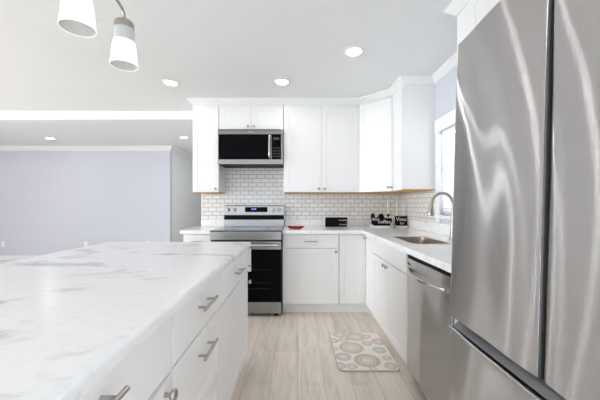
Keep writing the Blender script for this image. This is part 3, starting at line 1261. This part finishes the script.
def s_shape(z):
    """how the sheet metal swells sideways with height"""
    ks = [(0.7, -.085), (.95, -.10), (1.2, -.125), (1.43, -.115), (1.6, -.06), (1.73, 0.0), (1.80, .03)]
    for (a, va), (b, vb) in zip(ks, ks[1:]):
        if z <= b:
            t_ = min(max((z - a) / (b - a), 0), 1)
            t_ = t_ * t_ * (3 - 2 * t_)
            return va + (vb - va) * t_
    return ks[-1][1]


def wave_door(off):
    def fn(x, z):
        X = x + off + s_shape(z) * 1.0
        return .0028 * math.sin(2 * PI * X / .40) + .0004 * math.sin(2 * PI * X / .17 + 3 * z)
    return fn




def dark_sides(o):
    o.data.materials.append(M_DARK)
    for p in o.data.polygons:
        if abs(p.normal.x) > .4:
            p.material_index = 1


DZ0, DZ1 = .762, FZ1
dl = obj('door', curved_panel(FH - .0035, DZ0, DZ1, .006, .072, .006, 48, wave_door(0.0), 60), M_FRIDGE, r)
dl.location.x = -FH
dark_sides(dl)
dr = obj('door', curved_panel(FH - .0035, DZ0, DZ1, .006, .072, .006, 48, wave_door(.30), 60), M_FRIDGE, r)
dr.location.x = .0035
dark_sides(dr)
obj('centre_seal', box(B(), -.0033, .0033, .02, .074, DZ0 + .01, DZ1 - .01), M_GASKET, r)
# freezer drawer with pocket grip along its top
fd = obj('freezer_drawer', curved_panel(FW, .075, .717, .007, .072, .006, 60, lambda x, z: .0012 * math.sin(2 * PI * x / .27 + 2 * z), 24), M_FRIDGE, r)
fd.location.x = -FH
bm = B()
prism(bm, [(.002, .7175), (.012, .7175), (.05, .761), (.07, .761), (.07, .7175)], -FH + .002, FH - .002, 0,
      Matrix(((0, 0, 1, 0), (1, 0, 0, 0), (0, 1, 0, 0), (0, 0, 0, 1))))
o = obj('pocket_grip', bm, M_FRIDGE_DARK, fd)
o.location.x = FH
o = obj('grip_edge', tube(B(), [(-FH + .004, -.004, .718), (-FH * .5, -.0095, .718), (0, -.011, .718), (FH * .5, -.0095, .718), (FH - .004, -.004, .718)], .006, 10), M_CHROME, fd)
o.location.x = FH
obj('base_grille', box(B(), -FH + .01, FH - .01, .06, .09, .02, .07, .002), M_BLACK, r)
for s in (-1, 1):
    obj('hinge_cover', box(B(), s * (FH - .06) - .035, s * (FH - .06) + .035, .03, .16, FZ1 + .0005, FZ1 + .018, .004), M_DARK, r)
for s in (-1, 1):
    for yy in (.10, .62):
        lo = -.0165 if yy < .3 else -.001
        obj('foot', lathe(B(), [(0, lo), (.022, lo), (.022, lo + .015), (.012, lo + .018), (.012, .031), (0, .031)], 14, T(s * (FH - .07), yy, 0)), M_BLACK, r)

# ------------------------------------------------------------------ recessed ceiling lights


def downlight(label, x, y, first=[None], d=.15, group='recessed ceiling lights'):
    if first[0] is None:
        rt = thing('recessed_light', label, 'ceiling light', (x, y, CEIL), 0, group)
        rr = .070
        bm = lathe(B(), [(rr - .012, -.0005), (rr + .012, -.0005), (rr + .012, -.004), (rr + .004, -.009), (rr - .008, -.010), (rr - .012, -.006), (rr - .012, -.0005)], 36)
        obj('trim_ring', bm, M_TRIM, rt)
        obj('lens', lathe(B(), [(0, -.001), (rr - .0125, -.001), (rr - .0125, -.0065), (0, -.0075)], 36), M_LENS, rt)
        first[0] = rt
        return rt
    c = copy_tree(first[0])
    c.location = (x, y, CEIL)
    c['label'] = label
    return c


def px_ceil(u, v):
    y = 300 * (CEIL - CAM_H) / (204.5 - v)
    return ((u - 297.5) * y / 300, y)


downlight('recessed ceiling light in front of the narrow left wall cabinet', *px_ceil(171, 82.5))
downlight('recessed ceiling light in front of the cabinet right of the microwave', *px_ceil(282, 81.5))
downlight('recessed ceiling light nearest the refrigerator', *px_ceil(354, 51))
downlight('recessed ceiling light beyond the beam near the lavender wall', *px_ceil(50, 138))
downlight('recessed ceiling light beyond the beam near the corridor corner', *px_ceil(184, 137))
for (x, y) in ((.2, -.3), (-.6, -1.6), (-2.9, .9), (-4.6, 1.2), (-2.9, -1.4), (-4.8, -1.4), (-6.7, 5.5), (-1.9, 6.5)):  # unseen lights added to brighten the rooms
    downlight('recessed ceiling light added out of view to brighten the rooms', x, y)
downlight('recessed ceiling light added out of sight to brighten the corridor', -1.98, 7.7)  # hidden light added for the corridor wall

# ------------------------------------------------------------------ island ceiling fixture
IXC = -.875
r = thing('island_light', 'brushed nickel ceiling light with white glass shades over the island', 'ceiling light', (IXC, 1.195, CEIL))
bm = lathe(B(), [(0, -.025), (.055, -.025), (.065, -.018), (.068, -.0005), (0, -.0005)], 32)
obj('canopy', bm, M_NICKEL, r)
obj('stem', tube(B(), [(0, 0, -.02), (0, 0, -.235)], .009, 12), M_NICKEL, r)
dY = .32
arm = smooth_path([(0, dY, -.315), (0, dY, -.285), (0, dY - .02, -.262), (0, dY - .075, -.245), (0, dY - .16, -.235), (0, .08, -.215), (0, 0, -.232),
                   (0, -.08, -.25), (0, -.18, -.235), (0, -dY + .07, -.255), (0, -dY + .015, -.265), (0, -dY, -.285), (0, -dY, -.315)], 6)
obj('arm', tube(B(), arm, .0075, 12), M_NICKEL, r)
obj('drop', tube(B(), [(0, 0, -.23), (0, 0, -.315)], .0075, 12), M_NICKEL, r)
ZB = 1.89 - CEIL
for k in (1, 0, -1):
    yy = k * dY
    cap = lathe(B(), [(.030, -.355), (.045, -.355), (.046, -.330), (.040, -.318), (.014, -.312), (.010, -.30), (0, -.30)], 28, T(0, yy, 0))
    c = obj('socket_cap', cap, M_NICKEL, r)
    co = lathe(B(), [(.043, -.3555), (.045, -.3555), (.0485, -.42), (.0465, -.42), (.043, -.3555)], 32, T(0, yy, 0))
    obj('glass_collar', co, M_SHADE_IN, r, 'greyish glass collar')
    sh = lathe(B(), [(.0475, -.4205), (.0495, -.4205), (.055, -.45), (.059, -.50), (.0635, ZB), (.0615, ZB), (.057, -.50), (.053, -.45), (.0475, -.4205)], 32, T(0, yy, 0))
    s = obj('shade', sh, M_SHADE, r, 'white glass bell shade')
    li = lathe(B(), [(.047, -.422), (.0525, -.45), (.0565, -.50), (.061, ZB + .001), (.0600, ZB + .001), (.0555, -.50), (.0515, -.45), (.046, -.422), (.047, -.422)], 32, T(0, yy, 0))
    obj('inner_glass', li, M_SHADE_IN, s, 'grey inside of the shade')  # liner coloured grey so the inside stays dimmer than the glowing shade
    obj('bulb', lathe(B(), [(0, -.475), (.015, -.468), (.020, -.450), (.017, -.43), (.012, -.41), (.012, -.358), (0, -.358)], 16, T(0, yy, 0)), M_BULB, r)

# ------------------------------------------------------------------ wall outlets in the next room


def outlet(label, x, z, first=[None]):
    if first[0] is None:
        rt = thing('wall_outlet', label, 'outlet', (x, YF, z), 0, 'outlets on the lavender wall')
        obj('plate', box(B(), -.036, .036, -.006, -.0005, -.058, .058, .002), M_WHITEP, rt)
        for q in (-1, 1):
            obj('socket', box(B(), -.016, .016, -.0068, -.0061, q * .022 - .014, q * .022 + .014, .0003), M_TRIM, rt)
        first[0] = rt
        return rt
    c = copy_tree(first[0])
    c.location = (x, YF, z)
    c['label'] = label
    return c


kf = YF / 300
outlet('white wall outlet at the left edge of the photo low on the lavender wall', (3 - 297.5) * kf, .347)
outlet('white wall outlet near the left corner of the island top, low on the lavender wall', (86 - 297.5) * kf, .347)
outlet('white wall outlet nearest the corridor corner, just showing over the island', (147 - 297.5) * kf, .36)

# ------------------------------------------------------------------ things on the counter
# kitchen mat
RXa, RXb, RYa, RYb = .290, .742, 2.13, 2.76
r = thing('kitchen_mat', 'cream kitchen mat with ringed medallions on the plank floor', 'rug', ((RXa + RXb) / 2, (RYa + RYb) / 2, 0))
hx, hy = (RXb - RXa) / 2, (RYb - RYa) / 2
lp = []
for ex, z in ((-.004, .0005), (0, .003), (0, .0075), (-.003, .0095)):
    lp.append([(x, y, z) for x, y in rrect(0, 0, hx + ex, hy + ex, .05)])
obj('pad', loft(B(), lp, True, True), M_RUGE, r, 'olive binding')
obj('printed_top', loft(B(), [[(x, y, .0096) for x, y in rrect(0, 0, hx - .006, hy - .006, .046)],
                             [(x, y, .0108) for x, y in rrect(0, 0, hx - .007, hy - .007, .046)]], True, True), M_RUG, r)

# red dish
r = thing('spoon_rest', 'small dark red dish on the counter beside the range', 'dish', (-.020, 3.40, CT1))
bm = lathe(B(), [(0, .0008), (.05, .0008), (.075, .006), (.098, .024), (.102, .030), (.098, .030), (.073, .011), (.05, .006), (0, .006)], 36, None, 1, .6)
obj('bowl', bm, M_RED, r)
bm = tube(B(), smooth_path([(-.085, -.01, .026), (-.068, -.02, .034), (-.05, -.02, .026)], 5), .006, 8)
obj('grip', bm, M_RED, r)

# black box sign
sx = (336.3 - 297.5) * 3.70 / 300
r = thing('box_sign', 'black block sign with small white lettering on the counter', 'sign', (sx, 3.70, CT1))
wS, hS = .138, .118
obj('block', box(B(), -wS, wS, 0, .035, .0005, hS, .003), M_BLACK, r)
obj('edge_frame', slab(B(), [-wS - .006, -wS, wS, wS + .006], [.0005, .0008, hS, hS + .006], {(1, 1)}, .037, .001, 'xzy'), M_WHITEP, r)
for k, (tx, sz) in enumerate((('this kitchen', .021), ('is', .02), ('for dancing', .021))):
    text('lettering', tx, sz, T(wS - .008, -.0008, hS * .70 - k * .027) @ UPRIGHT, M_INK, r, align='RIGHT')

# corner display: two white trays, cut-out signs, candlesticks, little vase
YC = 3.60


def ux(u, y):
    return (u - 297.5) * y / 300


def tray(label, u0, u1, y):
    a, b = ux(u0, y), ux(u1, y)
    bm = box(B(), -(b - a) / 2, (b - a) / 2, -.045, .055, .0005, .022, .003)
    o = obj('tray', bm, M_WHITEP)
    o.location = ((a + b) / 2, y, CT1)
    tag(o, label, 'tray', 'white trays in the counter corner')
    return o


tray('long white tray under the black sign with the bumpy outline', 370.5, 392.2, YC)
tray('short white tray under the black wine sign', 393.6, 407.2, YC)
TZ = CT1 + .022

# left sign: outline with two raised bumps
x0 = ux(371.5, YC - .01)
r = thing('word_sign', 'black cut-out sign with two raised bumps and white script lettering', 'sign', (x0, YC - .005, TZ))
outline = [(0.0, .03), (.035, .0005), (.25, .0005), (.252, .075), (.235, .09), (.19, .088), (.155, .096), (.148, .125), (.125, .145), (.098, .138), (.085, .112),
           (.07, .098), (.045, .102), (.036, .135), (.02, .15), (.002, .142), (-.004, .11), (.004, .08)]
MX = Matrix(((1, 0, 0, 0), (0, 0, -1, 0), (0, 1, 0, 0), (0, 0, 0, 1)))
obj('board', prism(B(), outline, -.018, 0.0, 0, MX), M_BLACK, r)
text('lettering', 'first', .052, T(.055, -.0006, .077) @ UPRIGHT, M_INK, r)
text('lettering', 'coffee', .062, T(.155, -.0006, .047) @ UPRIGHT, M_INK, r)

x0 = ux(395.2, YC - .01)
r = thing('word_sign', 'black rectangular sign with white wine lettering at the right of the counter display', 'sign', (x0, YC - .005, TZ))
obj('board', box(B(), 0, .146, 0, .018, .0005, .115, .004), M_BLACK, r)
text('lettering', 'Vino', .066, T(.073, -.0006, .076) @ UPRIGHT, M_INK, r)
text('lettering', 'bar', .04, T(.085, -.0006, .028) @ UPRIGHT, M_INK, r)

# candlesticks and candles
for (u, zc, zt, lab, labc) in ((388.2, .16, .335, 'black candlestick with bronze stem behind the bumpy sign', 'taller-set cream taper candle left of the other candle'),
                               (397.0, .135, .305, 'black candlestick behind the wine sign', 'cream taper candle on the right, nearest the corner')):
    x, y = ux(u, YC + .035), YC + .035
    r = thing('candlestick', lab, 'candle holder', (x, y, TZ), 0, 'black candlesticks')
    zc2 = zc - .022
    obj('base', lathe(B(), [(0, .0005), (.017, .0005), (.017, .005), (.008, .012), (.007, .02), (0, .02)], 20), M_BLACK, r)
    obj('stem', lathe(B(), [(0, .0202), (.006, .0202), (.0055, .045), (.011, .055), (.0055, .066), (.0055, zc2 - .028), (0, zc2 - .028)], 16), M_BROWN if u < 392 else M_BLACK, r)
    obj('cup', lathe(B(), [(0, zc2 - .0278), (.008, zc2 - .0278), (.018, zc2 - .006), (.019, zc2), (.0135, zc2), (.0125, zc2 - .014), (0, zc2 - .014)], 20), M_BLACK, r)
    cz0 = zc2 - .0138
    c = thing('candle', labc, 'candle', (x, y, TZ + cz0), 0, 'taper candles')
    obj('wax', lathe(B(), [(0, 0), (.0115, 0), (.0085, zt - zc + .010), (.005, zt - zc + .016), (0, zt - zc + .017)], 16), M_WAX, c)
    obj('wick', tube(B(), [(0, 0, zt - zc + .016), (.001, 0, zt - zc + .026)], .0012, 6), M_BLACK, c)

# little sage vase in front between the signs
o = obj('vase', lathe(B(), [(0, .0005), (.026, .0005), (.032, .012), (.030, .035), (.020, .06), (.012, .08), (.010, .09), (.014, .098), (.011, .098), (.008, .088), (0, .08)], 24), M_VASE)
yv = YC - .075
o.location = (ux(393.0, yv), yv, CT1)
tag(o, 'small grey-green vase standing between the two black word signs', 'vase')
